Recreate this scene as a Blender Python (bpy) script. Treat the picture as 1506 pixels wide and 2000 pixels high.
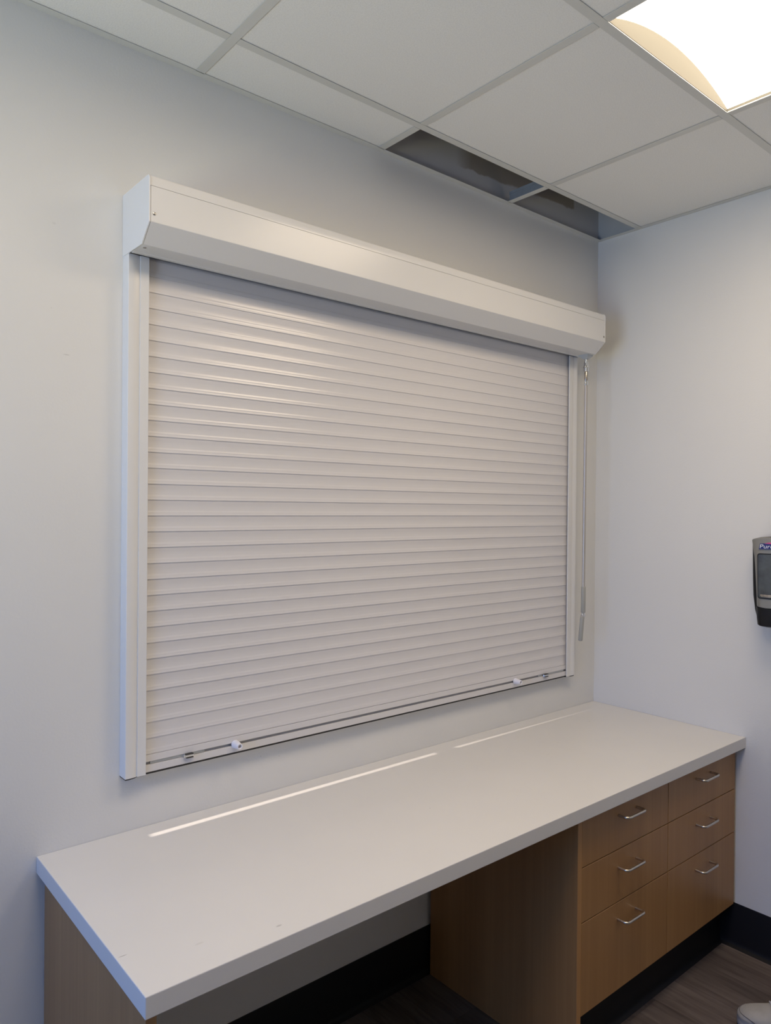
import bpy, bmesh, math, random
from mathutils import Vector, Matrix

for o in list(bpy.data.objects):
    bpy.data.objects.remove(o, do_unlink=True)
S = bpy.context.scene
COL = S.collection
H = 2.676            # ceiling height, metres (floor = 0, shutter wall is y = 0, right wall is x = 0)

# ------------------------------------------------------------------ camera
cam_d = bpy.data.cameras.new('camera')
cam_d.sensor_fit = 'VERTICAL'
cam_d.sensor_height = 36.0
cam_d.lens = 1437.14 / 2000.0 * 36.0
cam_d.clip_start = 0.02
cam = bpy.data.objects.new('camera', cam_d)
COL.objects.link(cam)
yaw, pit, rol = 0.7015, -0.0053, 0.0087
fw = Vector((math.sin(yaw)*math.cos(pit), math.cos(yaw)*math.cos(pit), math.sin(pit)))
r0 = Vector((math.cos(yaw), -math.sin(yaw), 0))
u0 = r0.cross(fw)
rr = r0*math.cos(rol) + u0*math.sin(rol)
uu = u0*math.cos(rol) - r0*math.sin(rol)
M = Matrix(((rr.x, uu.x, -fw.x, -2.6619), (rr.y, uu.y, -fw.y, -1.7875), (rr.z, uu.z, -fw.z, H-1.1182), (0, 0, 0, 1)))
cam.matrix_world = M
S.camera = cam

# ------------------------------------------------------------------ view, world, lights
S.view_settings.view_transform = 'Standard'
S.view_settings.look = 'None'
S.view_settings.gamma = 1.0
S.view_settings.use_curve_mapping = False
S.view_settings.exposure = 0.0

world = bpy.data.worlds.new('world')
S.world = world
world.use_nodes = True
world.node_tree.nodes['Background'].inputs[0].default_value = (0.45, 0.62, 1.0, 1)
world.node_tree.nodes['Background'].inputs[1].default_value = 0.1

FIXTURE_STRENGTH = 11.7
SKY_POWER, SKY_COLOR = 41.0, (0.05, 0.30, 1.0)
GROUND_FILL_POWER, GROUND_FILL_COLOR = 89.0, (0.98, 1.0, 0.76)
FIXTURE_COLOR = (1.0, 0.815, 0.60)

def area_light(name, loc, target, sx, sy, power, color):
    d = bpy.data.lights.new(name, 'AREA')
    d.shape = 'RECTANGLE'; d.size = sx; d.size_y = sy; d.energy = power; d.color = color
    o = bpy.data.objects.new(name, d); COL.objects.link(o)
    o.location = loc
    o.rotation_euler = (Vector(target) - Vector(loc)).to_track_quat('-Z', 'Y').to_euler()
    return o
# daylight coming in through the window of the left wall
area_light('daylight', (-4.75, -1.10, 1.75), (-2.2, -0.8, 1.0), 1.3, 1.5, SKY_POWER, SKY_COLOR)
# added fill for the ceiling, standing in for daylight off the ground outside
area_light('ground_fill', (-5.0, -1.10, 0.55), (-2.0, -0.9, 2.6), 1.6, 1.2, GROUND_FILL_POWER, GROUND_FILL_COLOR)
# the lamp of the room behind the shutter: it leaks through the slit below the bottom bar
area_light('neighbour_room_lamp', (-1.95, 0.69, 2.66), (-1.95, 0.69, 0), 0.07, 0.06, 36, (1.0, 0.86, 0.74))

# ------------------------------------------------------------------ materials
def new_mat(name):
    m = bpy.data.materials.new(name); m.use_nodes = True
    nt = m.node_tree
    return m, nt, nt.nodes['Principled BSDF']

def lin(c):
    return tuple((x/255/12.92 if x/255 <= 0.04045 else ((x/255+0.055)/1.055)**2.4) for x in c) + (1,)

def paint(name, col, rough=0.5, bump=0.0, bscale=200, spec=0.5, metal=0.0, var=0.0, vscale=3.0):
    m, nt, b = new_mat(name)
    b.inputs['Roughness'].default_value = rough
    b.inputs['Metallic'].default_value = metal
    b.inputs['Specular IOR Level'].default_value = spec
    b.inputs['Base Color'].default_value = (*col[:3], 1)
    tc = nt.nodes.new('ShaderNodeTexCoord')
    if var:
        n = nt.nodes.new('ShaderNodeTexNoise'); n.inputs['Scale'].default_value = vscale; n.inputs['Detail'].default_value = 4
        nt.links.new(tc.outputs['Object'], n.inputs['Vector'])
        r = nt.nodes.new('ShaderNodeValToRGB')
        r.color_ramp.elements[0].position = 0.3; r.color_ramp.elements[1].position = 0.7
        r.color_ramp.elements[0].color = (*[c*(1-var) for c in col[:3]], 1)
        r.color_ramp.elements[1].color = (*[min(1, c*(1+var)) for c in col[:3]], 1)
        nt.links.new(n.outputs['Fac'], r.inputs['Fac']); nt.links.new(r.outputs['Color'], b.inputs['Base Color'])
    if bump:
        n2 = nt.nodes.new('ShaderNodeTexNoise'); n2.inputs['Scale'].default_value = bscale; n2.inputs['Detail'].default_value = 2
        nt.links.new(tc.outputs['Object'], n2.inputs['Vector'])
        bp = nt.nodes.new('ShaderNodeBump'); bp.inputs['Strength'].default_value = bump; bp.inputs['Distance'].default_value = 0.002
        nt.links.new(n2.outputs['Fac'], bp.inputs['Height']); nt.links.new(bp.outputs['Normal'], b.inputs['Normal'])
    return m

def wall_material(name, col):
    """painted drywall: orange-peel relief, a few scuffs with a shape of their own"""
    m = paint(name, col, rough=0.55, bump=0.12, bscale=160, spec=0.3, var=0.012, vscale=2.2)
    nt = m.node_tree; b = nt.nodes['Principled BSDF']; src = b.inputs['Base Color'].links[0].from_socket
    g = nt.nodes.new('ShaderNodeNewGeometry')
    # scuffs: (x, z, half length, half height, tilt, darkness)
    for (x, z, a, c, rot, d) in [(-2.126, 1.9075, 0.0085, 0.0012, -0.2, 0.30), (-2.155, 2.205, 0.005, 0.003, 0.7, 0.10), (-2.160, 2.010, 0.0016, 0.0016, 0, 0.16),
                                 (-1.985, 1.795, 0.0015, 0.0015, 0, 0.3), (-1.60, 0.862, 0.0022, 0.0018, 0, 0.22), (-1.54, 0.850, 0.0018, 0.0018, 0, 0.3),
                                 (-0.262, 0.880, 0.002, 0.003, 0, 0.25), (-0.70, 0.80, 0.0025, 0.0018, 0, 0.12), (-2.35, 1.72, 0.020, 0.012, 0.3, 0.05)]:
        v = nt.nodes.new('ShaderNodeVectorMath'); v.operation = 'SUBTRACT'; v.inputs[1].default_value = (x, 0, z)
        nt.links.new(g.outputs['Position'], v.inputs[0])
        mp = nt.nodes.new('ShaderNodeMapping'); mp.inputs['Rotation'].default_value = (0, rot, 0); mp.inputs['Scale'].default_value = (1/a, 40, 1/c)
        nt.links.new(v.outputs[0], mp.inputs['Vector'])
        ln = nt.nodes.new('ShaderNodeVectorMath'); ln.operation = 'LENGTH'; nt.links.new(mp.outputs[0], ln.inputs[0])
        mr = nt.nodes.new('ShaderNodeMapRange'); mr.inputs['From Min'].default_value = 0.4; mr.inputs['From Max'].default_value = 1.1
        mr.inputs['To Min'].default_value = d; mr.inputs['To Max'].default_value = 0
        nt.links.new(ln.outputs['Value'], mr.inputs['Value'])
        mx = nt.nodes.new('ShaderNodeMix'); mx.data_type = 'RGBA'; mx.inputs['B'].default_value = (0.12, 0.11, 0.10, 1)
        nt.links.new(mr.outputs['Result'], mx.inputs['Factor']); nt.links.new(src, mx.inputs['A']); src = mx.outputs['Result']
    nt.links.new(src, b.inputs['Base Color'])
    return m

M_WALL = wall_material('wall_paint', (0.74, 0.735, 0.715))
M_CEIL_TILE = None

def tile_material():
    m, nt, b = new_mat('acoustic_tile')
    b.inputs['Roughness'].default_value = 0.95
    b.inputs['Specular IOR Level'].default_value = 0.1
    tc = nt.nodes.new('ShaderNodeTexCoord')
    n = nt.nodes.new('ShaderNodeTexNoise'); n.inputs['Scale'].default_value = 330; n.inputs['Detail'].default_value = 3
    r = nt.nodes.new('ShaderNodeValToRGB')
    r.color_ramp.elements[0].position = 0.32; r.color_ramp.elements[0].color = (0.80, 0.795, 0.77, 1)
    r.color_ramp.elements[1].position = 0.6; r.color_ramp.elements[1].color = (0.88, 0.875, 0.85, 1)
    bp = nt.nodes.new('ShaderNodeBump'); bp.inputs['Strength'].default_value = 0.3; bp.inputs['Distance'].default_value = 0.001
    nt.links.new(tc.outputs['Object'], n.inputs['Vector']); nt.links.new(n.outputs['Fac'], r.inputs['Fac'])
    nt.links.new(r.outputs['Color'], b.inputs['Base Color'])
    nt.links.new(n.outputs['Fac'], bp.inputs['Height']); nt.links.new(bp.outputs['Normal'], b.inputs['Normal'])
    return m
M_TILE = tile_material()
M_GRID = paint('grid_paint', (0.66, 0.66, 0.63), rough=0.45)
M_GALV = paint('galvanised_steel', (0.34, 0.38, 0.42), rough=0.45, metal=0.35, var=0.1, vscale=20)

def plenum_material():
    """unpainted wall above the ceiling: brown board paper with ragged grey joint compound below it"""
    m, nt, b = new_mat('unfinished_board')
    b.inputs['Roughness'].default_value = 0.9
    b.inputs['Specular IOR Level'].default_value = 0.1
    tc = nt.nodes.new('ShaderNodeTexCoord')
    sep = nt.nodes.new('ShaderNodeSeparateXYZ'); nt.links.new(tc.outputs['Object'], sep.inputs[0])
    n = nt.nodes.new('ShaderNodeTexNoise'); n.inputs['Scale'].default_value = 14; n.inputs['Detail'].default_value = 6
    nt.links.new(tc.outputs['Object'], n.inputs['Vector'])
    def step(sock, k, lo, hi):
        # noisy coordinate -> ragged 0..1 edge
        a = nt.nodes.new('ShaderNodeMath'); a.operation = 'MULTIPLY_ADD'; a.inputs[1].default_value = k
        nt.links.new(n.outputs['Fac'], a.inputs[0]); nt.links.new(sock, a.inputs[2])
        r = nt.nodes.new('ShaderNodeMapRange'); r.inputs['From Min'].default_value = lo+k*0.5; r.inputs['From Max'].default_value = hi+k*0.5
        nt.links.new(a.outputs[0], r.inputs['Value']); return r.outputs['Result']
    zx = nt.nodes.new('ShaderNodeMath'); zx.operation = 'MULTIPLY_ADD'; zx.inputs[1].default_value = -0.04
    nt.links.new(sep.outputs['X'], zx.inputs[0]); nt.links.new(sep.outputs['Z'], zx.inputs[2])
    up = step(zx.outputs[0], 0.035, H+0.096, H+0.103)
    le = step(sep.outputs['X'], 0.02, -0.850, -0.770)
    neg = nt.nodes.new('ShaderNodeMath'); neg.operation = 'MULTIPLY'; neg.inputs[1].default_value = -1
    nt.links.new(sep.outputs['X'], neg.inputs[0])
    ri = step(neg.outputs[0], 0.01, 0.165, 0.175)
    m1 = nt.nodes.new('ShaderNodeMath'); m1.operation = 'MULTIPLY'; nt.links.new(up, m1.inputs[0]); nt.links.new(le, m1.inputs[1])
    r = nt.nodes.new('ShaderNodeMath'); r.operation = 'MULTIPLY'; nt.links.new(m1.outputs[0], r.inputs[0]); nt.links.new(ri, r.inputs[1])
    mix = nt.nodes.new('ShaderNodeMix'); mix.data_type = 'RGBA'
    mix.inputs['A'].default_value = (0.66, 0.65, 0.645, 1); mix.inputs['B'].default_value = (0.42, 0.37, 0.31, 1)
    nt.links.new(r.outputs[0], mix.inputs['Factor']); nt.links.new(mix.outputs['Result'], b.inputs['Base Color'])
    return m
M_BOARD = plenum_material()
M_BOARD_PALE = paint('unfinished_board_pale', (0.52, 0.53, 0.53), rough=0.9, var=0.08, vscale=4)
M_DECK = paint('deck', (0.55, 0.55, 0.54), rough=0.9)

M_ALU = paint('white_powder_coat', (0.745, 0.74, 0.73), rough=0.25, spec=0.4)
M_SLAT = paint('white_slat_enamel', (0.69, 0.672, 0.675), rough=0.23, spec=0.5)
M_BLACK = paint('black_rubber_and_gap_shade', (0.012, 0.011, 0.012), rough=0.5)
M_CHROME = paint('chrome', (0.75, 0.76, 0.77), rough=0.15, metal=1)
M_NICKEL = paint('satin_nickel', (0.62, 0.57, 0.50), rough=0.28, metal=1)
M_SCREW = paint('screw_steel', (0.40, 0.38, 0.35), rough=0.3, metal=1)
M_BRASS = paint('yellow_zinc', (0.46, 0.41, 0.35), rough=0.25, metal=1)
M_ROD = paint('brushed_rod', (0.52, 0.49, 0.46), rough=0.42, metal=0.55)
M_GREYPLAST = paint('grey_plastic', (0.36, 0.36, 0.335), rough=0.5)
M_BRACKET = paint('pale_grey_plastic', (0.50, 0.53, 0.55), rough=0.5)
M_STOP = paint('white_plastic', (0.80, 0.79, 0.84), rough=0.45)
M_BOLT = paint('zinc_bolt', (0.46, 0.48, 0.49), rough=0.45, metal=0.6)
M_SLOT = paint('slot_grey', (0.33, 0.33, 0.34), rough=0.5, metal=0.2)
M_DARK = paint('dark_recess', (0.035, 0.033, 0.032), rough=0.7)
M_BASE = paint('black_vinyl_base', (0.0085, 0.008, 0.009), rough=0.5, spec=0.25, bump=0.03, bscale=120)

def wood_material(name, c1, c2, rough=0.38, stretch=(60, 60, 1.1), lo=0.34):
    m, nt, b = new_mat(name)
    b.inputs['Roughness'].default_value = rough
    b.inputs['Specular IOR Level'].default_value = 0.4
    tc = nt.nodes.new('ShaderNodeTexCoord')
    mp = nt.nodes.new('ShaderNodeMapping'); mp.inputs['Scale'].default_value = stretch
    nt.links.new(tc.outputs['Object'], mp.inputs['Vector'])
    n = nt.nodes.new('ShaderNodeTexNoise'); n.inputs['Scale'].default_value = 1.0; n.inputs['Detail'].default_value = 6; n.inputs['Distortion'].default_value = 0.6
    nt.links.new(mp.outputs['Vector'], n.inputs['Vector'])
    mp2 = nt.nodes.new('ShaderNodeMapping'); mp2.inputs['Scale'].default_value = tuple(s/6 for s in stretch)
    nt.links.new(tc.outputs['Object'], mp2.inputs['Vector'])
    n2 = nt.nodes.new('ShaderNodeTexNoise'); n2.inputs['Scale'].default_value = 1.0; n2.inputs['Detail'].default_value = 3
    nt.links.new(mp2.outputs['Vector'], n2.inputs['Vector'])
    mx = nt.nodes.new('ShaderNodeMath'); mx.operation = 'ADD'
    h = nt.nodes.new('ShaderNodeMath'); h.operation = 'MULTIPLY'; h.inputs[1].default_value = 0.5
    nt.links.new(n.outputs['Fac'], mx.inputs[0]); nt.links.new(n2.outputs['Fac'], mx.inputs[1]); nt.links.new(mx.outputs[0], h.inputs[0])
    r = nt.nodes.new('ShaderNodeValToRGB')
    r.color_ramp.elements[0].position = lo; r.color_ramp.elements[0].color = (*c1, 1)
    r.color_ramp.elements[1].position = 1-lo; r.color_ramp.elements[1].color = (*c2, 1)
    nt.links.new(h.outputs[0], r.inputs['Fac']); nt.links.new(r.outputs['Color'], b.inputs['Base Color'])
    return m
M_MAPLE = wood_material('maple_laminate', (0.332, 0.170, 0.066), (0.405, 0.222, 0.090))
M_MAPLE_EDGE = wood_material('maple_edge_band', (0.42, 0.22, 0.085), (0.50, 0.27, 0.11))

def plank_material():
    m = wood_material('vinyl_plank', (0.080, 0.062, 0.055), (0.175, 0.140, 0.124), rough=0.5, stretch=(70, 6, 70), lo=0.36)
    nt = m.node_tree; b = nt.nodes['Principled BSDF']
    oi = nt.nodes.new('ShaderNodeObjectInfo')
    mr = nt.nodes.new('ShaderNodeMapRange'); mr.inputs['To Min'].default_value = 0.72; mr.inputs['To Max'].default_value = 1.18
    nt.links.new(oi.outputs['Random'], mr.inputs['Value'])
    src = b.inputs['Base Color'].links[0].from_socket
    mul = nt.nodes.new('ShaderNodeVectorMath'); mul.operation = 'SCALE'
    nt.links.new(src, mul.inputs[0]); nt.links.new(mr.outputs['Result'], mul.inputs['Scale'])
    nt.links.new(mul.outputs['Vector'], b.inputs['Base Color'])
    # shift the grain from plank to plank
    mp = [n for n in nt.nodes if n.type == 'MAPPING']
    cmb = nt.nodes.new('ShaderNodeCombineXYZ')
    s = nt.nodes.new('ShaderNodeMath'); s.operation = 'MULTIPLY'; s.inputs[1].default_value = 57.0
    nt.links.new(oi.outputs['Random'], s.inputs[0])
    nt.links.new(s.outputs[0], cmb.inputs[0]); nt.links.new(s.outputs[0], cmb.inputs[1])
    for k in mp: nt.links.new(cmb.outputs[0], k.inputs['Location'])
    return m
M_PLANK = plank_material()
M_SUBFLOOR = paint('subfloor', (0.02, 0.018, 0.017), rough=0.8)

def counter_material():
    m = paint('solid_surface', (0.735, 0.72, 0.70), rough=0.3, spec=0.45, var=0.008, vscale=8)
    nt = m.node_tree; b = nt.nodes['Principled BSDF']
    src = b.inputs['Base Color'].links[0].from_socket
    g = nt.nodes.new('ShaderNodeNewGeometry')
    # stains and scratches: (x, y, half length x, half width y, rotation, darkness)
    marks = [(-2.1715, -0.4935, 0.0085, 0.0009, 0.03, 0.75), (-1.9064, -0.5881, 0.007, 0.003, 0.2, 0.35), (-2.05, -0.545, 0.010, 0.003, 0.2, 0.12),
             (-0.27, -0.165, 0.003, 0.002, 0, 0.45), (-0.70, -0.30, 0.010, 0.002, 0.3, 0.12), (-0.575, -0.245, 0.012, 0.0015, 0.1, 0.14), (-1.30, -0.37, 0.003, 0.003, 0, 0.15)]
    for (x, y, a, c, rot, d) in marks:
        v = nt.nodes.new('ShaderNodeVectorMath'); v.operation = 'SUBTRACT'; v.inputs[1].default_value = (x, y, 0.757)
        nt.links.new(g.outputs['Position'], v.inputs[0])
        mp = nt.nodes.new('ShaderNodeMapping'); mp.vector_type = 'POINT'
        mp.inputs['Rotation'].default_value = (0, 0, rot); mp.inputs['Scale'].default_value = (1/a, 1/c, 200)
        nt.links.new(v.outputs[0], mp.inputs['Vector'])
        ln = nt.nodes.new('ShaderNodeVectorMath'); ln.operation = 'LENGTH'; nt.links.new(mp.outputs[0], ln.inputs[0])
        mr = nt.nodes.new('ShaderNodeMapRange'); mr.inputs['From Min'].default_value = 0.6; mr.inputs['From Max'].default_value = 1.1
        mr.inputs['To Min'].default_value = d; mr.inputs['To Max'].default_value = 0
        nt.links.new(ln.outputs['Value'], mr.inputs['Value'])
        mx = nt.nodes.new('ShaderNodeMix'); mx.data_type = 'RGBA'; mx.inputs['B'].default_value = (0.16, 0.14, 0.12, 1)
        nt.links.new(mr.outputs['Result'], mx.inputs['Factor']); nt.links.new(src, mx.inputs['A'])
        src = mx.outputs['Result']
    nt.links.new(src, b.inputs['Base Color'])
    return m
M_COUNTER = counter_material()

def emitter(name, col, strength):
    m, nt, b = new_mat(name)
    b.inputs['Base Color'].default_value = (0.8, 0.8, 0.78, 1)
    b.inputs['Emission Color'].default_value = (*col, 1)
    b.inputs['Emission Strength'].default_value = strength
    return m
M_DIFFUSER = emitter('lit_diffuser', FIXTURE_COLOR, FIXTURE_STRENGTH)
M_FIXTURE = paint('fixture_beige', (0.108, 0.108, 0.098), rough=0.7, spec=0.1)
M_FIXTURE_LIP = paint('fixture_lip', (0.62, 0.60, 0.55), rough=0.4)

M_DISP_BLACK = paint('dispenser_black', (0.006, 0.006, 0.008), rough=0.4, spec=0.3)
M_DISP_SILVER = paint('dispenser_silver', (0.26, 0.255, 0.235), rough=0.42, metal=0.35)
M_DISP_GLASS = paint('dispenser_window', (0.058, 0.066, 0.072), rough=0.15, var=0.35, vscale=18)
M_DISP_BAG = paint('gel_bag', (0.34, 0.30, 0.25), rough=0.2, var=0.3, vscale=60)
M_LOGO = paint('label_blue', (0.012, 0.022, 0.16), rough=0.35)
M_LOGO_W = paint('label_white', (0.80, 0.82, 0.88), rough=0.4)
M_LOGO_P = paint('label_pink', (0.62, 0.10, 0.28), rough=0.4)

M_SHOE = paint('white_canvas', (0.40, 0.385, 0.365), rough=0.85, bump=0.3, bscale=900, var=0.08, vscale=30)
M_SOLE = paint('white_rubber', (0.37, 0.37, 0.37), rough=0.6, var=0.06, vscale=25)
M_LACE = paint('white_lace', (0.55, 0.55, 0.58), rough=0.9)
M_SEAM = paint('grey_seam', (0.13, 0.12, 0.13), rough=0.8)
M_OUTSOLE = paint('dark_outsole', (0.03, 0.03, 0.03), rough=0.8)

# ------------------------------------------------------------------ mesh helpers
class MB:
    def __init__(s): s.v = []; s.f = []; s.mi = []; s.cur = 0
    def add(s, vs, fs):
        n = len(s.v); s.v += [tuple(p) for p in vs]; s.f += [tuple(i+n for i in f) for f in fs]; s.mi += [s.cur]*len(fs); return s
    def box(s, x0, x1, y0, y1, z0, z1):
        x0, x1 = sorted((x0, x1)); y0, y1 = sorted((y0, y1)); z0, z1 = sorted((z0, z1))
        return s.add([(x0,y0,z0),(x1,y0,z0),(x1,y1,z0),(x0,y1,z0),(x0,y0,z1),(x1,y0,z1),(x1,y1,z1),(x0,y1,z1)],
                     [(0,3,2,1),(4,5,6,7),(0,1,5,4),(1,2,6,5),(2,3,7,6),(3,0,4,7)])
    def prism(s, prof, axis, a, b):
        """extrude a closed 2-D outline; axis 'x': prof=(y,z); 'y': (x,z); 'z': (x,y)"""
        def P(p, t):
            return {'x': (t, p[0], p[1]), 'y': (p[0], t, p[1]), 'z': (p[0], p[1], t)}[axis]
        n = len(prof)
        vs = [P(p, a) for p in prof] + [P(p, b) for p in prof]
        fs = [(i, (i+1) % n, (i+1) % n+n, i+n) for i in range(n)] + [tuple(range(n-1, -1, -1)), tuple(range(n, 2*n))]
        return s.add(vs, fs)
    def tube(s, pts, r, n=10, caps=True):
        pts = [Vector(p) for p in pts]; rs = r if isinstance(r, (list, tuple)) else [r]*len(pts)
        vs = []; up = None
        for i, p in enumerate(pts):
            if i == 0: d = pts[1]-pts[0]
            elif i == len(pts)-1: d = pts[-1]-pts[-2]
            else: d = (pts[i+1]-p).normalized()+(p-pts[i-1]).normalized()
            d.normalize()
            if up is None:
                up = d.orthogonal().normalized()
            else:
                up = (up - d*up.dot(d)).normalized()
            w = d.cross(up)
            for k in range(n):
                t = 2*math.pi*k/n
                vs.append(p + (up*math.cos(t)+w*math.sin(t))*rs[i])
        fs = []
        for i in range(len(pts)-1):
            for k in range(n):
                a = i*n+k; b = i*n+(k+1) % n
                fs.append((a, b, b+n, a+n))
        if caps:
            fs += [tuple(range(n-1, -1, -1)), tuple((len(pts)-1)*n+k for k in range(n))]
        return s.add(vs, fs)
    def loft(s, rings, closed=True, cap0=True, cap1=True):
        n = len(rings[0]); vs = [p for r in rings for p in r]; fs = []
        for i in range(len(rings)-1):
            for k in range(n if closed else n-1):
                a = i*n+k; b = i*n+(k+1) % n
                fs.append((a, b, b+n, a+n))
        if cap0: fs.append(tuple(range(n-1, -1, -1)))
        if cap1: fs.append(tuple((len(rings)-1)*n+k for k in range(n)))
        return s.add(vs, fs)
    def build(s, name, mat, parent=None, bevel=0.0, segs=2, smooth=False, angle=35, origin=None):
        off = Vector(origin) if origin is not None else (wloc(parent) if parent else Vector((0, 0, 0)))
        me = bpy.data.meshes.new(name)
        me.from_pydata([tuple(Vector(p)-off) for p in s.v], [], s.f)
        bm = bmesh.new(); bm.from_mesh(me)
        bmesh.ops.recalc_face_normals(bm, faces=bm.faces)
        if bevel:
            ed = [e for e in bm.edges if len(e.link_faces) == 2 and e.calc_face_angle(0) > math.radians(40)]
            bmesh.ops.bevel(bm, geom=ed, offset=bevel, segments=segs, profile=0.5, affect='EDGES', clamp_overlap=True)
        if smooth:
            for f in bm.faces: f.smooth = True
            for e in bm.edges:
                if len(e.link_faces) == 2 and e.calc_face_angle(0) > math.radians(angle): e.smooth = False
        bm.to_mesh(me); bm.free()
        for m in (mat if isinstance(mat, (list, tuple)) else [mat]): me.materials.append(m)
        if isinstance(mat, (list, tuple)):
            for p, k in zip(me.polygons, s.mi): p.material_index = k
        o = bpy.data.objects.new(name, me); COL.objects.link(o)
        if origin is not None: o.location = off - (wloc(parent) if parent else Vector((0, 0, 0)))
        if parent: o.parent = parent
        return o

def wloc(o):
    v = Vector((0, 0, 0))
    while o: v += o.location; o = o.parent
    return v

def empty(name, loc):
    o = bpy.data.objects.new(name, None); COL.objects.link(o); o.location = loc; o.empty_display_size = 0.1
    return o
def tag(o, label=None, cat=None, group=None, kind=None):
    for k, v in (('label', label), ('category', cat), ('group', group), ('kind', kind)):
        if v: o[k] = v
    return o
def struct(o): o['kind'] = 'structure'; return o
def dup(o, parent, dx=0, dy=0, dz=0):
    c = o.copy(); COL.objects.link(c); c.parent = parent
    c.location = o.location + Vector((dx, dy, dz))
    for ch in list(o.children):
        if ch.name != c.name: dup(ch, c)
    return c
def dup_tree(root, loc):
    """copy a whole thing with its parts and sub-parts"""
    c = root.copy(); COL.objects.link(c); c.location = loc
    for ch in list(root.children): dup(ch, c)
    return c

# ------------------------------------------------------------------ room shell
XL, YF, ZD = -4.0, -3.6, 3.35        # left wall, wall behind the camera, deck above the ceiling
OP = (-1.944, -0.236, 0.893, 2.15)    # opening behind the shutter

def shell_back():
    m = MB(); T = 0.12
    m.box(XL, OP[0], 0, T, 0, H); m.box(OP[1], 0.12, 0, T, 0, H)
    m.prism([(OP[0], 0), (OP[1], 0), (OP[1], OP[2]+0.0365), (-1.02, OP[2]+0.003), (OP[0], OP[2]-0.001)], 'y', 0, T); m.box(OP[0], OP[1], 0, T, OP[3], H)  # unseen sill slanted upward so the light leak narrows to the right
    m.cur = 1; m.box(XL, 0.12, 0, T, H, ZD)
    return struct(m.build('wall_back', [M_WALL, M_BOARD]))
shell_back()
m = MB(); m.box(0, 0.12, YF, 0, 0, H); m.cur = 1; m.box(0, 0.12, YF, 0, H, ZD)
struct(m.build('wall_right', [M_WALL, M_BOARD_PALE]))
WIN = (-1.9, -0.35, 0.85, 2.25)
m = MB(); m.box(XL-0.12, XL, YF, WIN[0], 0, ZD); m.box(XL-0.12, XL, WIN[1], 0.12, 0, ZD)
m.box(XL-0.12, XL, WIN[0], WIN[1], 0, WIN[2]); m.box(XL-0.12, XL, WIN[0], WIN[1], WIN[3], ZD)
struct(m.build('wall_left', M_WALL))
m = MB(); m.box(XL, 0.12, YF-0.12, YF, 0, ZD); struct(m.build('wall_front', M_WALL))

# window of the left wall (outside the frame; it lets the daylight in)
m = MB()
for (a, b, c, d) in ((WIN[0], WIN[1], WIN[2], WIN[2]+0.05), (WIN[0], WIN[1], WIN[3]-0.05, WIN[3]), (WIN[0], WIN[0]+0.05, WIN[2]+0.05, WIN[3]-0.05), (WIN[1]-0.05, WIN[1], WIN[2]+0.05, WIN[3]-0.05)):
    m.box(XL-0.09, XL-0.03, a, b, c, d)
win = struct(m.build('window_1', M_ALU))
pm, nt, b_ = new_mat('window_glass')
tr = nt.nodes.new('ShaderNodeBsdfTransparent'); gl = nt.nodes.new('ShaderNodeBsdfGlossy'); gl.inputs['Roughness'].default_value = 0.02
mxs = nt.nodes.new('ShaderNodeMixShader'); mxs.inputs[0].default_value = 0.06
nt.links.new(tr.outputs[0], mxs.inputs[1]); nt.links.new(gl.outputs[0], mxs.inputs[2])
nt.links.new(mxs.outputs[0], nt.nodes['Material Output'].inputs['Surface'])
m = MB(); m.box(XL-0.064, XL-0.058, WIN[0]+0.05, WIN[1]-0.05, WIN[2]+0.05, WIN[3]-0.05); m.build('pane', pm, win)

# floor with its planks, laid away from the shutter wall
m = MB(); m.box(XL, 0, YF, 0, -0.06, -0.003); floor = struct(m.build('floor', M_SUBFLOOR))
random.seed(11)
PW, PL = 0.1525, 1.22
pm0 = MB(); pm0.box(0, PW-0.0005, 0, PL-0.0005, -0.003, 0)
proto = None; nx = int(-XL/PW)+1
for i in range(nx):
    x0 = -(i+1)*PW - 0.03 + 0.0
    if x0 < XL-0.001: break
    off = {1: 0.30, 2: 0.905}.get(i, random.random()*PL)
    y = -off
    ys = []
    top = -0.0005
    while top > YF+0.01:
        bot = max(YF, -off if top > -0.001 else top-PL)
        ys.append((bot, top)); top = bot
    for (ya, yb) in ys:
        if yb-ya < 0.02: continue
        if abs((yb-ya)-PL) < 0.01:
            if proto is None:
                proto = pm0.build('plank', M_PLANK, floor); o = proto
            else:
                o = proto.copy(); COL.objects.link(o); o.parent = floor
            o.location = (x0, ya, 0)
        else:
            MB().box(x0, x0+PW-0.0005, ya, yb-0.0005, -0.003, 0).build('plank', M_PLANK, floor, origin=(x0, ya, 0))
MB().box(-0.0299, -0.0005, YF, -0.0005, -0.003, 0).build('plank', M_PLANK, floor)

# cove bases
def base_profile(h=0.156, t=0.004):
    return [(0, 0), (0, h), (-t*0.6, h), (-t, h-0.004), (-t, 0.020), (-t-0.002, 0.012), (-t-0.006, 0.005), (-t-0.013, 0.0015), (-t-0.014, 0)]
m = MB(); m.prism(base_profile(), 'x', -2.152, -0.9375); struct(m.build('baseboard_back', M_BASE, smooth=True, angle=50))
m = MB(); m.prism(base_profile(), 'x', XL, -2.173); struct(m.build('baseboard_back', M_BASE, smooth=True, angle=50))
m = MB(); m.prism(base_profile(), 'y', YF, -0.5402); struct(m.build('baseboard_right', M_BASE, smooth=True, angle=50))

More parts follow.
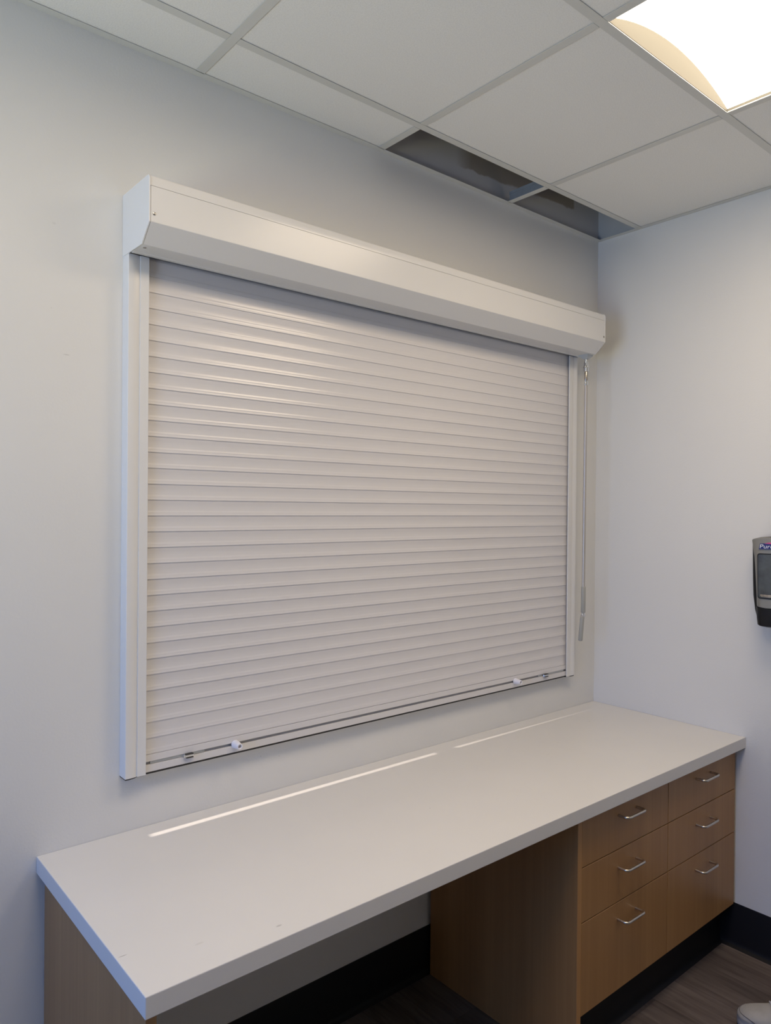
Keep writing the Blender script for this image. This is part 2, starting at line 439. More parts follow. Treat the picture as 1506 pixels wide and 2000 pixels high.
# ------------------------------------------------------------------ ceiling: deck, tees, wall angle, tiles
m = MB(); m.box(XL, 0.12, YF, 0.12, ZD, ZD+0.1); ceiling = struct(m.build('ceiling', M_DECK))
T = 0.6096
GX = [-0.5882 - T*k for k in range(6)]        # tees running away from the shutter wall
GY = [-0.1967 - T*k for k in range(6)]        # tees running along the shutter wall
FL = 0.0118                                    # half flange
def tee(axis, c, a, b, name):
    m = MB(); z = H
    prof = [(c-FL, z), (c+FL, z), (c+FL, z+0.0008), (c+0.0012, z+0.0014), (c+0.0012, z+0.028), (c+0.0032, z+0.0285), (c+0.0032, z+0.038), (c-0.0032, z+0.038), (c-0.0032, z+0.0285), (c-0.0012, z+0.028), (c-0.0012, z+0.0014), (c-FL, z+0.0008)]
    if axis == 'y': m.prism(prof, 'y', a, b)
    else: m.prism(prof, 'x', a, b)
    m.mi = [0 if all(m.v[i][2] <= z+0.0009 for i in f) else 1 for f in m.f]
    return m.build(name, [M_GRID, M_GALV], ceiling)
WA = 0.020
for k, x in enumerate(GX):
    if k % 2 == 0 and k != 0:
        tee('y', x, YF+WA, -WA, 'main_tee')
    else:
        e = [-WA] + GY + [YF+WA]
        for a, b in zip(e[:-1], e[1:]):
            if a-b > 0.06: tee('y', x, b+(FL+.0006 if b in GY else 0), a-(FL+.0006 if a in GY else 0), 'cross_tee')
mains = [x for k, x in enumerate(GX) if k % 2 == 0 and k != 0]
for y in GY:
    e = [-WA] + mains + [XL+WA]
    for a, b in zip(e[:-1], e[1:]):
        tee('x', y, b+(FL+.0006 if b in mains else 0), a-(FL+.0006 if a in mains else 0), 'cross_tee')
for (ax, a, b, sgn) in (('x', XL, 0, -1), ('y', YF, -WA-0.0005, -1)):
    z = H
    prof = [(0, z-0.0), (-WA-0.002, z-0.0), (-WA-0.002, z+0.0008), (-0.0008, z+0.0008), (-0.0008, z+0.007), (0, z+0.007)]
    m = MB().prism(prof, ax, a, b); m.mi = [0 if all(m.v[i][2] <= z+0.0009 for i in f) else 1 for f in m.f]
    m.build('wall_angle', [M_GRID, M_BLACK], ceiling)  # upright leg coloured black to paint in the shadow gap along the wall
# lay-in tiles, each cell its own tile; two cells by the shutter wall are open, one holds the light
ex = [0.0] + GX + [XL]; ey = [0.0] + GY + [YF]
full = None
for i, (xa, xb) in enumerate(zip(ex[:-1], ex[1:])):
    for j, (ya, yb) in enumerate(zip(ey[:-1], ey[1:])):
        if j == 0 and i in (0, 1): continue                 # missing tiles
        if (i, j) in ((1, 2), (3, 2)): continue              # light fixtures
        x0, x1 = xb+0.004, xa-0.004; y0, y1 = yb+0.004, ya-0.004
        if x1-x0 < 0.03 or y1-y0 < 0.03: continue
        z0, z1 = H+0.0022, H+0.018
        org = ((x0+x1)/2, (y0+y1)/2, z0)
        if abs((x1-x0)-(T-0.008)) < 1e-4 and abs((y1-y0)-(T-0.008)) < 1e-4:
            if full is None:
                full = MB().box(x0, x1, y0, y1, z0, z1).build('ceiling_tile', M_TILE, ceiling, origin=org)
            else:
                o = full.copy(); COL.objects.link(o); o.parent = ceiling; o.location = org
        else:
            MB().box(x0, x1, y0, y1, z0, z1).build('ceiling_tile', M_TILE, ceiling, origin=org)

# ------------------------------------------------------------------ ceiling lights (arched lens troffers)
def make_light(x0, x1, y0, y1, loc):
    root = empty('ceiling_light', loc)
    z = H + 0.0012
    # lip lying on the tees
    m = MB(); w = 0.0045; t = 0.0022
    m.box(x0, x1, y1-w, y1, z, z+t); m.box(x0, x1, y0, y0+w, z, z+t)
    m.box(x0, x0+w, y0+w, y1-w, z, z+t); m.box(x1-w, x1, y0+w, y1-w, z, z+t)
    m.build('frame', M_FIXTURE_LIP, root, bevel=0.0005)
    xa, xb = x0+w, x1-w; sag = 0.058; N = 28
    zb = z+0.010
    arc = []
    for k in range(N+1):
        t = k/N; arc.append((xa + (xb-xa)*t, zb + sag*(1-(2*t-1)**2)))
    # lit lens
    m = MB()
    vs = [(x, y0+w+0.001, zz) for x, zz in arc] + [(x, y1-w-0.001, zz) for x, zz in arc]
    m.add(vs, [(k, k+1, k+N+2, k+N+1) for k in range(N)])
    d = m.build('lens', M_DIFFUSER, root, smooth=True, angle=80)
    # arched end plates and straight side rails
    for yy in (y1-w-0.001, y0+w+0.001):
        t = 0.0015 if yy > (y0+y1)/2 else -0.0015
        m = MB(); m.prism([(xa, z+0.0024)] + arc + [(xb, z+0.0024)], 'y', yy, yy+t)
        m.build('end_plate', M_FIXTURE, root)
    m = MB(); m.box(xa-0.002, xa, y0+w, y1-w, z+0.0024, zb+0.002); m.build('side_rail', M_FIXTURE, root)
    m = MB(); m.box(xb, xb+0.002, y0+w, y1-w, z+0.0024, zb+0.002); m.build('side_rail', M_FIXTURE, root)
    m = MB(); m.box(x0+0.002, x1-0.002, y0+0.002, y1-0.002, z+0.092, z+0.094)
    m.box(x0+0.002, x0+0.003, y0+0.002, y1-0.002, z+0.006, z+0.092); m.box(x1-0.003, x1-0.002, y0+0.002, y1-0.002, z+0.006, z+0.092)
    m.box(x0+0.003, x1-0.003, y0+0.002, y0+0.003, z+0.006, z+0.092); m.box(x0+0.003, x1-0.003, y1-0.003, y1-0.002, z+0.006, z+0.092)
    m.build('housing', M_FIXTURE, root)
    return root
x0, x1 = GX[1]+0.006, GX[0]-0.006; y0, y1 = GY[2]+0.006, GY[1]-0.006
light = make_light(x0, x1, y0, y1, ((x0+x1)/2, (y0+y1)/2, H))
tag(light, 'glowing square ceiling light with an arched lens in the tile grid', 'ceiling light')
l2 = dup_tree(light, ((x0+x1)/2-2*T, (y0+y1)/2, H))
tag(l2, 'second square ceiling light, overhead to the left, beyond the top of the picture', 'ceiling light')

# ------------------------------------------------------------------ rolling shutter
sh = tag(empty('roller_shutter', (-1.092, 0, 0.895)), 'large closed white aluminium roller shutter with hood box on the wall above the worktop', 'shutter')
BX0, BX1 = -1.9975, -0.1865
HB, HT = 2.164, 2.3115
# hood: top strip, front cover with the chamfer, underside
m = MB()
m.prism([(-0.001, HT), (-0.001, HT-0.002), (-0.150, HT-0.002), (-0.1585, HT-0.0245), (-0.1600, HT-0.0245), (-0.1598, HT-0.006), (-0.1575, HT-0.0015), (-0.154, HT)], 'x', BX0+0.0044, BX1-0.0044)
m.build('top_cover', M_ALU, sh, smooth=True, angle=40)
m = MB()
zc = 2.2045
m.prism([(-0.1612, 2.2861), (-0.1612, zc), (-0.1185, HB), (-0.0600, HB), (-0.0590, HB-0.0014), (-0.0465, HB-0.0014), (-0.0465, HB+0.006), (-0.048, HB+0.006), (-0.048, HB+0.002), (-0.1175, HB+0.002), (-0.1592, zc+0.001), (-0.1592, 2.2861)], 'x', BX0+0.0044, BX1-0.0044)
m.build('front_cover', M_ALU, sh, bevel=0.0007, segs=1)
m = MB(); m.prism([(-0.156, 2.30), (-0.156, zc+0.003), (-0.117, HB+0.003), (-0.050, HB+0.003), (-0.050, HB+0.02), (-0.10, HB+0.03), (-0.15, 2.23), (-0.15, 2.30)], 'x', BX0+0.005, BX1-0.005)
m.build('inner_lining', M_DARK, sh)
cap_prof = [(-0.0005, HB-0.0005), (-0.0005, HT+0.0005), (-0.156, HT+0.0005), (-0.1618, HT-0.006), (-0.1618, zc-0.0005), (-0.1188, HB-0.0005)]
for (a, b) in ((BX0, BX0+0.0036), (BX1-0.0036, BX1)):
    MB().prism(cap_prof, 'x', a, b).build('end_cap', M_ALU, sh, bevel=0.0006, segs=1)
# screws
def screw(p, n, r=0.0036):
    p = Vector(p); n = Vector(n).normalized()
    m = MB(); m.tube([p, p+n*0.0012, p+n*0.0018], [r, r, r*0.6], 12)
    return m
for x in (BX0+0.0125, BX1-0.0100):
    screw((x, -0.1612, 2.2235), (0, -1, 0)).build('screw', M_SCREW, sh, smooth=True)
screw((BX0+0.016, -0.098, HB), (0, 0, -1)).build('screw', M_SCREW, sh, smooth=True)
# guide rails
def rail(mirror):
    pr = [(-1.996, -0.0002), (-1.996, -0.0352), (-1.9950, -0.0368), (-1.9850, -0.0374), (-1.9760, -0.0362), (-1.9690, -0.0347), (-1.9664, -0.0338), (-1.9662, -0.0368), (-1.9452, -0.0372), (-1.9445, -0.0365), (-1.9445, -0.0335), (-1.9620, -0.0335), (-1.9620, -0.0128), (-1.9445, -0.0128), (-1.9445, -0.0002)]
    if mirror: pr = [(2*(-1.092)-x, y) for x, y in pr]
    zb = 0.8985
    o = MB().prism(pr, 'z', zb, HB).build('guide_rail', M_ALU, sh, smooth=True, angle=30)
    ft = [(-1.9955, -0.001), (-1.9955, -0.0350), (-1.9850, -0.0368), (-1.9690, -0.0322), (-1.9660, -0.0300), (-1.9462, -0.0300), (-1.9462, -0.012), (-1.9600, -0.012), (-1.9600, -0.001)]
    if mirror: ft = [(2*(-1.092)-x, y) for x, y in ft]
    MB().prism(ft, 'z', zb-0.0035, zb-0.0002).build('foot_pad', M_BLACK, o, bevel=0.0008, segs=1)
rail(False); rail(True)
# slats: flat at the top, flaring outward to a small lip; one mesh shared by all of them
SX0, SX1 = -1.9580, -0.2260
PIT = 0.0393; Z0 = 0.9440
def slat_profile():
    front = []; d = 0.0; n = 52; Lh = PIT-0.0004
    for k in range(n+1):
        t = k/n
        front.append((t, d))
        tm = (k+0.5)/n
        u = min(1, max(0, (tm-0.22)/0.40)); u = u*u*(3-2*u)
        sl = -0.09 + 0.165*u + 0.20*math.exp(-((tm-0.735)/0.060)**2) + 0.17*math.exp(-((tm-0.905)/0.040)**2)
        if tm > 0.965: sl = -0.02
        d += math.tan(sl)*Lh/n
    yb = -0.0250
    pts = [(yb - dd, PIT - t*Lh) for t, dd in front]      # z from PIT down to ~0
    tip = pts[-1]
    pts += [(tip[0]+0.0008, tip[1]-0.0002), (yb+0.0004, 0.0008), (yb+0.004, 0.0030), (yb+0.004, PIT-0.002), (yb+0.003, PIT+0.0045), (yb+0.0006, PIT+0.0045), (yb+0.0004, PIT)]
    return pts
m = MB(); m.prism(slat_profile(), 'x', SX0, SX1)
for i in range(len(m.v)): m.v[i] = (m.v[i][0], m.v[i][1], m.v[i][2]+Z0)
first = m.build('slat', M_SLAT, sh, smooth=True, angle=28, origin=(-1.092, 0, Z0))
for k in range(1, 31):
    o = first.copy(); COL.objects.link(o); o.parent = sh
    o.location = first.location + Vector((0, 0, PIT*k))
# topmost slat leaning back on its way to the roll
m = MB(); zt = Z0+31*PIT
m.prism([(-0.0225, zt), (-0.0215, zt+0.020), (-0.014, zt+0.042), (-0.010, zt+0.040), (-0.0185, zt+0.018), (-0.0195, zt)], 'x', SX0, SX1)
m.build('slat', M_SLAT, sh, smooth=True)
# bottom bar with its bolt slot
ZS0, ZS1 = 0.9190, 0.9268
m = MB(); zb = 0.9010
m.prism([(-0.0125, zb), (-0.0290, zb), (-0.0297, zb+0.0008), (-0.0297, ZS0), (-0.0225, ZS0), (-0.0225, ZS1), (-0.0290, ZS1), (-0.0275, Z0-0.0009), (-0.0125, Z0-0.0009)], 'x', SX0, SX1)
bar = m.build('bottom_bar', M_SLAT, sh, bevel=0.0004, segs=1)
MB().box(SX0+0.004, SX1-0.004, -0.0236, -0.0226, ZS0+0.0003, ZS1-0.0003).build('slot_channel', M_SLOT, bar)
m = MB(); m.box(SX0+0.016, SX1-0.016, -0.0293, -0.0155, zb-0.0044, zb-0.0001); m.build('rubber_seal', M_BLACK, bar, bevel=0.0006, segs=1)
m = MB(); m.box(-1.052, -0.972, -0.0120, -0.0005, 0.897, 0.925); m.build('leak_blocker', M_BLACK, bar)  # unseen block added to break the light streak on the worktop
# sliding bolts in the slot, one towards each end
def bolt(xa, xb, xl):
    m = MB(); m.box(xa, xb, -0.0270, -0.0238, ZS0+0.0005, ZS1-0.0005)
    o = m.build('sliding_bolt', M_BOLT, sh, bevel=0.0004, segs=1)
    m = MB()
    w, zc, pr = 0.0115, (ZS0+ZS1)/2-0.0005, 0.0135
    for (za, zb2, k) in ((zc+0.0030, zc+0.0052, 1), (zc-0.0056, zc-0.0036, 1)):
        m.box(xl-w*0.85, xl+w*0.85, -0.0300-pr*0.75, -0.0302, za, zb2)
    m.build('thumb_latch', M_BLACK, o, bevel=0.0005, segs=1)
    m = MB(); m.box(xl-w, xl+w, -0.0300-pr*0.62, -0.0275, zc-0.0034, zc+0.0028)
    m.tube([(xl-w, -0.0335, zc-0.004), (xl-w, -0.0335, zc+0.0034)], 0.0036, 10)
    m.build('latch_plate', M_CHROME, o, bevel=0.0008, segs=2)
    m = MB(); 
    return o
bolt(-1.9300, -1.7840, -1.8300); bolt(-0.4060, -0.2480, -0.3680)
# conical stops screwed to the bar
def stop(x, z):
    m = MB(); y0 = -0.0298
    N = 20; prof = [(0.0108, 0.0), (0.0114, 0.002), (0.0112, 0.005), (0.0080, 0.0275), (0.0073, 0.0290), (0.0064, 0.0292), (0.0050, 0.0285), (0.0046, 0.0190), (0.0001, 0.0185)]
    rings = [[(x+r*math.cos(2*math.pi*k/N), y0-d, z+r*math.sin(2*math.pi*k/N)) for k in range(N)] for r, d in prof]
    m.loft(rings)
    return m.build('stop_cone', M_STOP, sh, smooth=True, angle=40)
stop(-1.6975, 0.9235); stop(-0.5450, 0.9245)

# crank on the right: bracket under the hood, joint, rod, grip
cx, cy = -0.1995, -0.085
crank = MB().tube([(cx, cy, 2.060), (cx+0.0005, cy+0.0015, 1.7), (cx+0.0005, cy+0.003, 1.252)], 0.0066, 16).build('crank_rod', M_ROD, sh, smooth=True)
m = MB(); zb = HB
m.loft([[(cx-0.020, cy-0.020, zb), (cx+0.018, cy-0.020, zb), (cx+0.018, cy+0.022, zb), (cx-0.020, cy+0.022, zb)], [(cx-0.019, cy-0.019, zb-0.004), (cx+0.017, cy-0.019, zb-0.004), (cx+0.017, cy+0.021, zb-0.004), (cx-0.019, cy+0.021, zb-0.004)],
        [(cx-0.008, cy-0.010, zb-0.015), (cx+0.007, cy-0.010, zb-0.015), (cx+0.007, cy+0.010, zb-0.015), (cx-0.008, cy+0.010, zb-0.015)]])
m.build('gear_bracket', M_BRACKET, crank)
m = MB(); m.tube([(cx, cy, zb-0.014), (cx, cy, zb-0.024)], 0.0042, 12)
for k, (za, zz) in enumerate(((zb-0.024, zb-0.040), (zb-0.046, zb-0.064))):
    m.tube([(cx, cy, za), (cx, cy, za-0.001), (cx, cy, zz+0.001), (cx, cy, zz)], [0.006, 0.0075, 0.0075, 0.006], 14)
s_ = 0.004
for sg in (-1, 1):
    m.box(cx+sg*0.0075-s_*0.5, cx+sg*0.0075+s_*0.5, cy-0.004, cy+0.004, zb-0.052, zb-0.030)
    m.box(cx-0.004, cx+0.004, cy+sg*0.0075-s_*0.5, cy+sg*0.0075+s_*0.5, zb-0.064, zb-0.040)
m.tube([(cx-0.0125, cy, zb-0.047), (cx+0.0125, cy, zb-0.047)], 0.0032, 10); m.tube([(cx, cy-0.0125, zb-0.047), (cx, cy+0.0125, zb-0.047)], 0.0032, 10)
m.build('universal_joint', M_CHROME, crank, smooth=True)
MB().tube([(cx, cy, zb-0.064), (cx, cy, zb-0.066), (cx, cy, 2.064), (cx, cy, 2.060)], [0.0060, 0.0068, 0.0068, 0.0060], 14).build('coupling_sleeve', M_BRASS, crank, smooth=True)
m = MB(); m.tube([(cx, cy, 2.064), (cx, cy, 2.046)], 0.0080, 14); m.tube([(cx-0.011, cy-0.002, 2.053), (cx+0.011, cy-0.002, 2.053)], 0.0030, 10)
m.build('collar', M_CHROME, crank, smooth=True)
gx, gy = cx+0.0005, cy+0.003
MB().tube([(gx, gy, 1.256), (gx, gy, 1.253), (gx, gy, 1.156), (gx, gy, 1.153)], [0.0078, 0.0090, 0.0090, 0.0078], 16).build('grip_sleeve', M_GREYPLAST, crank, smooth=True)
m = MB(); m.tube([(gx, gy, 1.153), (gx, gy, 1.138)], 0.0062, 12); m.tube([(gx-0.0095, gy, 1.142), (gx+0.0095, gy, 1.142)], 0.0052, 12)
m.build('hinge_joint', M_CHROME, crank, smooth=True)
MB().tube([(gx-0.0015, gy+0.002, 1.139), (gx-0.002, gy+0.0025, 1.135), (gx-0.0075, gy+0.006, 1.046), (gx-0.0075, gy+0.0062, 1.043)], [0.0070, 0.0086, 0.0086, 0.0072], 16).build('folding_handle', M_GREYPLAST, crank, smooth=True)

# ------------------------------------------------------------------ worktop, its end panel and the drawer cabinets
YC = -0.627; ZT = 0.757; ZU = 0.7185
m = MB(); m.box(-2.1847, -0.0012, YC, -0.0006, ZU, ZT)
tag(m.build('worktop', M_COUNTER, None, bevel=0.0016, segs=2), 'long white solid-surface worktop fixed below the roller shutter', 'worktop')
m = MB(); m.box(-2.1720, -2.1530, -0.5970, -0.0185, 0.0006, ZU-0.0006)
m.cur = 1; m.box(-2.1720, -2.1530, -0.5985, -0.5970, 0.0006, ZU-0.0006)
sp = MB(); sp.box(-2.1720, -2.1530, -0.5966, -0.0195, 0.0006, ZU-0.0006)
pan = tag(empty('end_panel', (-2.1625, -0.30, 0.0)), 'maple end panel carrying the left end of the white worktop', 'panel')
sp.build('board', M_MAPLE, pan, bevel=0.0006, segs=1)
m = MB(); m.box(-2.1720, -2.1530, -0.5982, -0.5967, 0.0006, ZU-0.0006); m.build('edge_band', M_MAPLE_EDGE, pan)

def handle(xc, z):
    yb, pr, hw, r = -0.5974, 0.031, 0.048, 0.0042
    R = 0.011; pts = [(xc-hw, yb, z), (xc-hw, yb-pr+R, z)]
    for k in range(1, 6):
        a = math.pi/2*k/6; pts.append((xc-hw+R-R*math.cos(a), yb-pr+R-R*math.sin(a), z))
    pts.append((xc-hw+R, yb-pr, z)); pts.append((xc+hw-R, yb-pr, z))
    for k in range(1, 6):
        a = math.pi/2*k/6; pts.append((xc+hw-R+R*math.sin(a), yb-pr+R-R*math.cos(a), z))
    pts += [(xc+hw, yb-pr+R, z), (xc+hw, yb, z)]
    return MB().tube(pts, r, 12)
def cabinet(xa, xb, side):
    """carcass, kick board and three drawer fronts, each with its wire handle"""
    c = empty('drawer_cabinet', ((xa+xb)/2, -0.30, 0))
    # carcass as a shell of boards
    m = MB(); t = 0.016; zb = 0.158
    m.box(xa+0.0006, xa+t, -0.5750, -0.024, zb, ZU-0.001); m.box(xb-t, xb-0.0006, -0.5750, -0.024, zb, ZU-0.001)
    m.box(xa+t, xb-t, -0.5750, -0.024, zb, zb+t); m.box(xa+t, xb-t, -0.032, -0.024, zb+t, ZU-0.001)
    m.box(xa+t, xb-t, -0.5750, -0.48, ZU-0.018, ZU-0.001)
    m.build('carcass', M_MAPLE, c)
    m = MB(); m.prism([(y-0.5400, z) for y, z in base_profile(0.1565)] , 'x', (xa+0.0006 if side == 0 else xa), (xb if side == 0 else -0.0042)); m.build('kick_board', M_BASE, c, smooth=True, angle=50)
    g = 0.0014
    for (z0, z1, zh) in ((0.5690, 0.7150, 0.6690), (0.4155, 0.5690, 0.5165), (0.1560, 0.4155, 0.3650)):
        m = MB(); m.box(xa+g, xb-g, -0.5970, -0.5780, z0+g, z1-g)
        d = m.build('drawer_front', M_MAPLE, c, bevel=0.0006, segs=1)
        handle((xa+xb)/2-0.002, zh).build('handle', M_NICKEL, d, smooth=True)
    return c
c1 = cabinet(-0.9370, -0.4755, 0)
tag(c1, 'left maple cabinet of three drawers, beside the knee space under the worktop', 'cabinet', None)
m = MB(); m.box(-0.9560, -0.9374, -0.5962, -0.0195, 0.0006, ZU-0.0006); sp = m.build('side_panel', M_MAPLE, c1, bevel=0.0006, segs=1)
m = MB(); m.box(-0.9560, -0.9374, -0.5978, -0.5964, 0.0006, ZU-0.0006); m.build('edge_band', M_MAPLE_EDGE, sp)
c2 = cabinet(-0.4755, -0.0135, 1)
tag(c2, 'right maple cabinet of three drawers, in the corner against the right wall', 'cabinet', None)
m = MB(); m.box(-0.0130, -0.0006, -0.5760, -0.5600, 0.158, ZU-0.001); m.build('filler_strip', M_MAPLE, c2)
# ------------------------------------------------------------------ hand sanitiser dispenser on the right wall
DY = -0.7325
disp = tag(empty('sanitizer_dispenser', (0, DY, 1.17)), 'black and silver hand sanitizer dispenser hung on the right wall', 'dispenser')
def plan(w, d, xb, z, n, topk=0.0, N=26, e=4.5):
    pts = []
    for k in range(N+1):
        a = math.pi*k/N; ca, sa = math.cos(a), math.sin(a)
        y = w*math.copysign(abs(ca)**(2/e), ca); x = -d*abs(sa)**(2/n)
        pts.append((xb+x, DY+y, z+topk*(abs(y)/0.065)**2))
    return pts
rings = []
for (z, w, d, tk) in ((1.186, 0.048, 0.056, 0.006), (1.190, 0.050, 0.062, 0.005), (1.222, 0.0560, 0.066, 0), (1.27, 0.0620, 0.067, 0), (1.33, 0.0642, 0.067, 0), (1.40, 0.0655, 0.067, 0), (1.455, 0.0668, 0.067, -0.005), (1.4705, 0.0665, 0.064, -0.011), (1.4735, 0.0640, 0.056, -0.012)):
    rings.append(plan(w, d, -0.0008, z, 9, tk, e=9))
MB().loft(rings).build('back_shell', M_DISP_BLACK, disp, smooth=True, angle=50)
rings = []
for (z, w, d, tk) in ((1.2315, 0.0375, 0.040, 0.016), (1.2335, 0.0390, 0.0425, 0.016), (1.27, 0.0400, 0.043, 0.004), (1.33, 0.0435, 0.043, 0), (1.37, 0.0462, 0.043, 0), (1.405, 0.0495, 0.042, 0), (1.44, 0.0555, 0.040, -0.003), (1.468, 0.0600, 0.036, -0.011), (1.4715, 0.0590, 0.030, -0.012)):
    rings.append(plan(w, d, -0.0560, z, 4, tk))
MB().loft(rings).build('front_cover', M_DISP_SILVER, disp, smooth=True, angle=50)
rings = []
for (z, w, d, tk) in ((1.1690, 0.0395, 0.088, 0.010), (1.1715, 0.0430, 0.094, 0.012), (1.195, 0.0450, 0.097, 0.012), (1.2305, 0.0460, 0.0985, 0.014)):
    rings.append(plan(w, d, -0.0010, z, 3.6, tk))
MB().loft(rings).build('push_bar', M_DISP_BLACK, disp, smooth=True, angle=50)
def rrect(w, z0, z1, r, x, N=6, taper=0.0):
    pts = []
    for (cyy, czz, a0) in ((w-r, z1-r, 0), (-w+r, z1-r, 90), (-w+r, z0+r, 180), (w-r, z0+r, 270)):
        for k in range(N+1):
            a = math.radians(a0+90*k/N); y = cyy+r*math.cos(a); z = czz+r*math.sin(a)
            s = 1-taper*(z1-z)/(z1-z0)
            pts.append((x, DY+y*s, z))
    return pts
m = MB(); m.loft([rrect(0.0310, 1.2640, 1.4165, 0.008, -0.0975, taper=0.10), rrect(0.0310, 1.2640, 1.4165, 0.008, -0.1005, taper=0.10)]); wf = m.build('window_frame', M_DISP_BLACK, disp, smooth=True)
m = MB(); m.loft([rrect(0.0288, 1.2670, 1.4140, 0.007, -0.1000, taper=0.10), rrect(0.0283, 1.2680, 1.4130, 0.007, -0.1010, taper=0.10)]); m.build('viewing_window', M_DISP_GLASS, wf, smooth=True)
m = MB(); m.loft([rrect(0.0215, 1.2700, 1.2790, 0.0040, -0.1008, taper=0.2), rrect(0.0200, 1.2710, 1.2780, 0.0035, -0.1016, taper=0.2)]); m.build('gel_bag', M_DISP_BAG, wf, smooth=True)
# label: blue banner with white lettering and a pink swoosh
lx = -0.1002
m = MB(); m.prism([(DY+0.0262, 1.4305), (DY+0.0225, 1.4495), (DY+0.0020, 1.4510), (DY-0.0330, 1.4490), (DY-0.0370, 1.4315)], 'x', -0.0925, lx)
lab = m.build('label', M_LOGO, disp)
m = MB(); m.prism([(DY+0.009, 1.4495), (DY-0.006, 1.4540), (DY-0.034, 1.4530), (DY-0.0315, 1.4488)], 'x', -0.0925, lx-0.0002); m.build('swoosh', M_LOGO_P, lab)
cu = bpy.data.curves.new('lettering', 'FONT'); cu.body = 'Purell'; cu.size = 0.0195; cu.extrude = 0.0002; cu.shear = 0.12; cu.align_x = 'LEFT'
to = bpy.data.objects.new('lettering_curve', cu); COL.objects.link(to)
to.rotation_euler = (math.pi/2, 0, -math.pi/2); to.location = (0, 0, 0)
bpy.context.view_layer.update()
dg = bpy.context.evaluated_depsgraph_get()
tm_ = bpy.data.meshes.new_from_object(to.evaluated_get(dg))
tm_.transform(to.matrix_world)
COL.objects.unlink(to); bpy.data.objects.remove(to)
tm_.name = 'lettering'
ys_ = [v.co.y for v in tm_.vertices]; wtxt = max(ys_)-min(ys_); sc = 0.0555/wtxt
tm_.transform(Matrix.Diagonal((1, sc, 1, 1)))
tm_.transform(Matrix.Translation((lx-0.0005, DY+0.0228-max(v.co.y for v in tm_.vertices), 1.4340)) )
tm_.transform(Matrix.Translation(-wloc(lab)))
tm_.materials.clear(); tm_.materials.append(M_LOGO_W)
to = bpy.data.objects.new('lettering', tm_); COL.objects.link(to); to.parent = lab

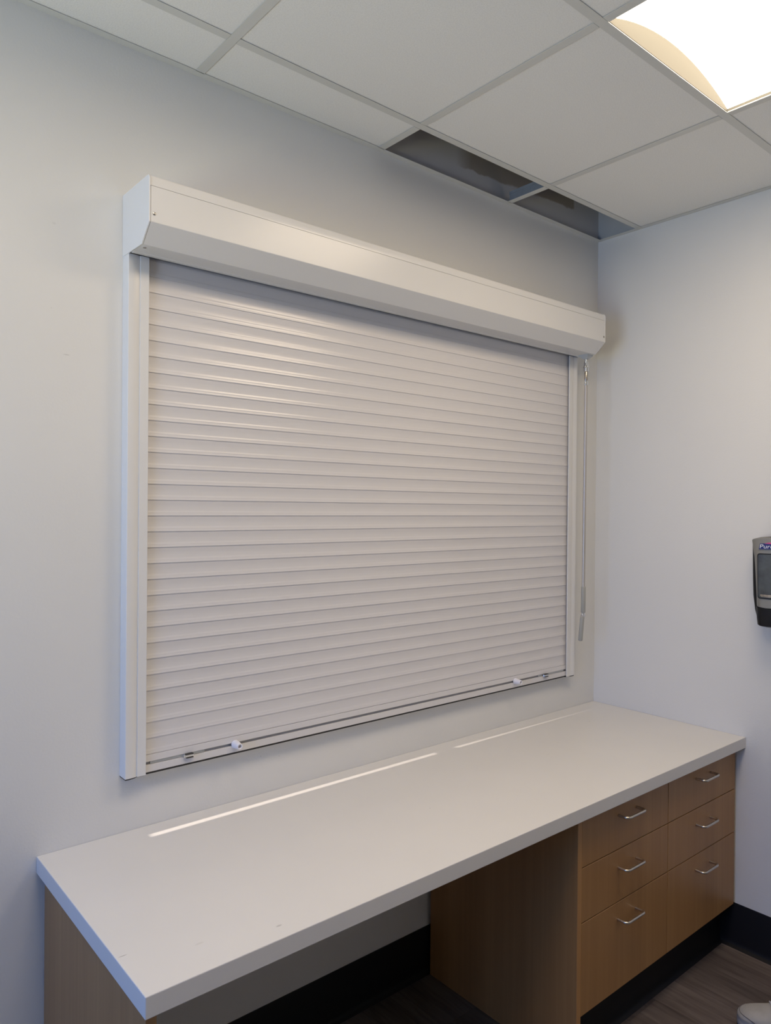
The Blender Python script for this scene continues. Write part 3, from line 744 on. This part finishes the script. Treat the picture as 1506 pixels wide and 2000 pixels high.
# ------------------------------------------------------------------ white sneaker on the floor, toe in view
def sneaker(toe, direction):
    root = tag(empty('sneaker', (toe[0], toe[1], 0)), 'white sneaker whose toe pokes in on the dark plank floor', 'shoe')
    d = Vector((direction[0], direction[1], 0)).normalized(); sd = Vector((-d.y, d.x, 0)); L = 0.285
    def W(s, lat, z): p = Vector((toe[0], toe[1], 0)) + d*(s*L) + sd*lat; return (p.x, p.y, z)
    def hw(s):
        prof = [(0, 0.0), (0.01, 0.016), (0.03, 0.027), (0.07, 0.037), (0.13, 0.0445), (0.22, 0.0495), (0.32, 0.0500), (0.45, 0.0440), (0.60, 0.0385), (0.75, 0.0385), (0.88, 0.0365), (0.95, 0.029), (0.985, 0.018), (1.0, 0.0)]
        for (a, va), (b, vb) in zip(prof[:-1], prof[1:]):
            if a <= s <= b: return va+(vb-va)*(s-a)/(b-a)
        return 0
    SS = [0.002, 0.01, 0.03, 0.07, 0.13, 0.22, 0.32, 0.45, 0.60, 0.75, 0.88, 0.95, 0.985, 0.998]
    def outline(z, k=0.0, s_off=0.0):
        return [W(s if s > .05 else s-k*0.2, max(0.001, hw(s))+k, z) for s in SS] + [W(s, -max(0.001, hw(s))-k, z) for s in reversed(SS)]
    MB().loft([outline(0.0006), outline(0.005)]).build('outsole', M_OUTSOLE, root, smooth=True)
    MB().loft([outline(0.005, 0.000), outline(0.006, 0.0015), outline(0.018, 0.0022), outline(0.019, 0.0008), outline(0.0275, 0.0008), outline(0.0290, -0.001)]).build('midsole', M_SOLE, root, smooth=True, angle=45)
    def top(s):
        prof = [(0, 0.028), (0.012, 0.036), (0.04, 0.044), (0.10, 0.052), (0.18, 0.056), (0.28, 0.061), (0.40, 0.074), (0.52, 0.090), (0.62, 0.098), (0.75, 0.088), (0.9, 0.090), (1.0, 0.094)]
        for (a, va), (b, vb) in zip(prof[:-1], prof[1:]):
            if a <= s <= b: return va+(vb-va)*(s-a)/(b-a)
        return 0.09
    def ring(s, inset=0.001, N=14):
        w = max(0.002, hw(s)-inset); t = top(s); r = []
        for k in range(N+1):
            a = math.pi*k/N
            r.append(W(s, w*math.copysign(abs(math.cos(a))**0.75, math.cos(a)), 0.0285+(t-0.0285)*math.sin(a)**0.8))
        return r
    up = [0.004, 0.012, 0.03, 0.06, 0.10, 0.15, 0.22, 0.30, 0.40, 0.52, 0.60, 0.70, 0.82, 0.92, 0.97, 0.995]
    u = MB().loft([ring(s) for s in up], closed=False).build('upper', M_SHOE, root, smooth=True, angle=60)
    # toe foxing strip and its seam
    MB().loft([[W(s if s > .05 else s-0.001, sg*(max(0.001, hw(s))+0.0012), z) for (s, sg) in [(q, 1) for q in reversed(SS[:6])]+[(q, -1) for q in SS[:6]]] for z in (0.026, 0.034)], closed=False, cap0=False, cap1=False).build('toe_bumper', M_SOLE, root, smooth=True)
    seam = []
    for k in range(0, 17):
        a = math.pi*k/16; s = 0.028+0.19*(1-math.sin(a))**1.3 * 0.9
        rr_ = ring(min(s, 0.3), inset=-0.0006, N=16); seam.append(rr_[k])
    MB().tube(seam, 0.0009, 6).build('toe_seam', M_SEAM, u, smooth=True)
    for k, s in enumerate((0.34, 0.40, 0.46, 0.52)):
        rr_ = ring(s, inset=-0.002, N=16)
        MB().tube([Vector(p)+Vector((0, 0, 0.002)) for p in rr_[5:12]], 0.0028, 8).build('lace', M_LACE, root, smooth=True)
    # collar opening with dark lining
    N = 20; rim = []
    for k in range(N):
        a = 2*math.pi*k/N; s = 0.80+0.15*math.cos(a); rim.append(W(s, 0.026*math.sin(a), top(min(.99, s))+0.004-0.012*abs(math.sin(a))))
    m = MB(); m.tube(rim+[rim[0]], 0.005, 8, caps=False); m.build('collar', M_SHOE, root, smooth=True)
    m = MB(); m.loft([[Vector(p)+Vector((0, 0, 0.001)) for p in rim], [Vector(p)+Vector((0, 0, -0.002)) for p in rim]]); m.build('lining', M_SEAM, root)
    return root
sneaker((-0.397, -0.783), (0.56, -0.83))
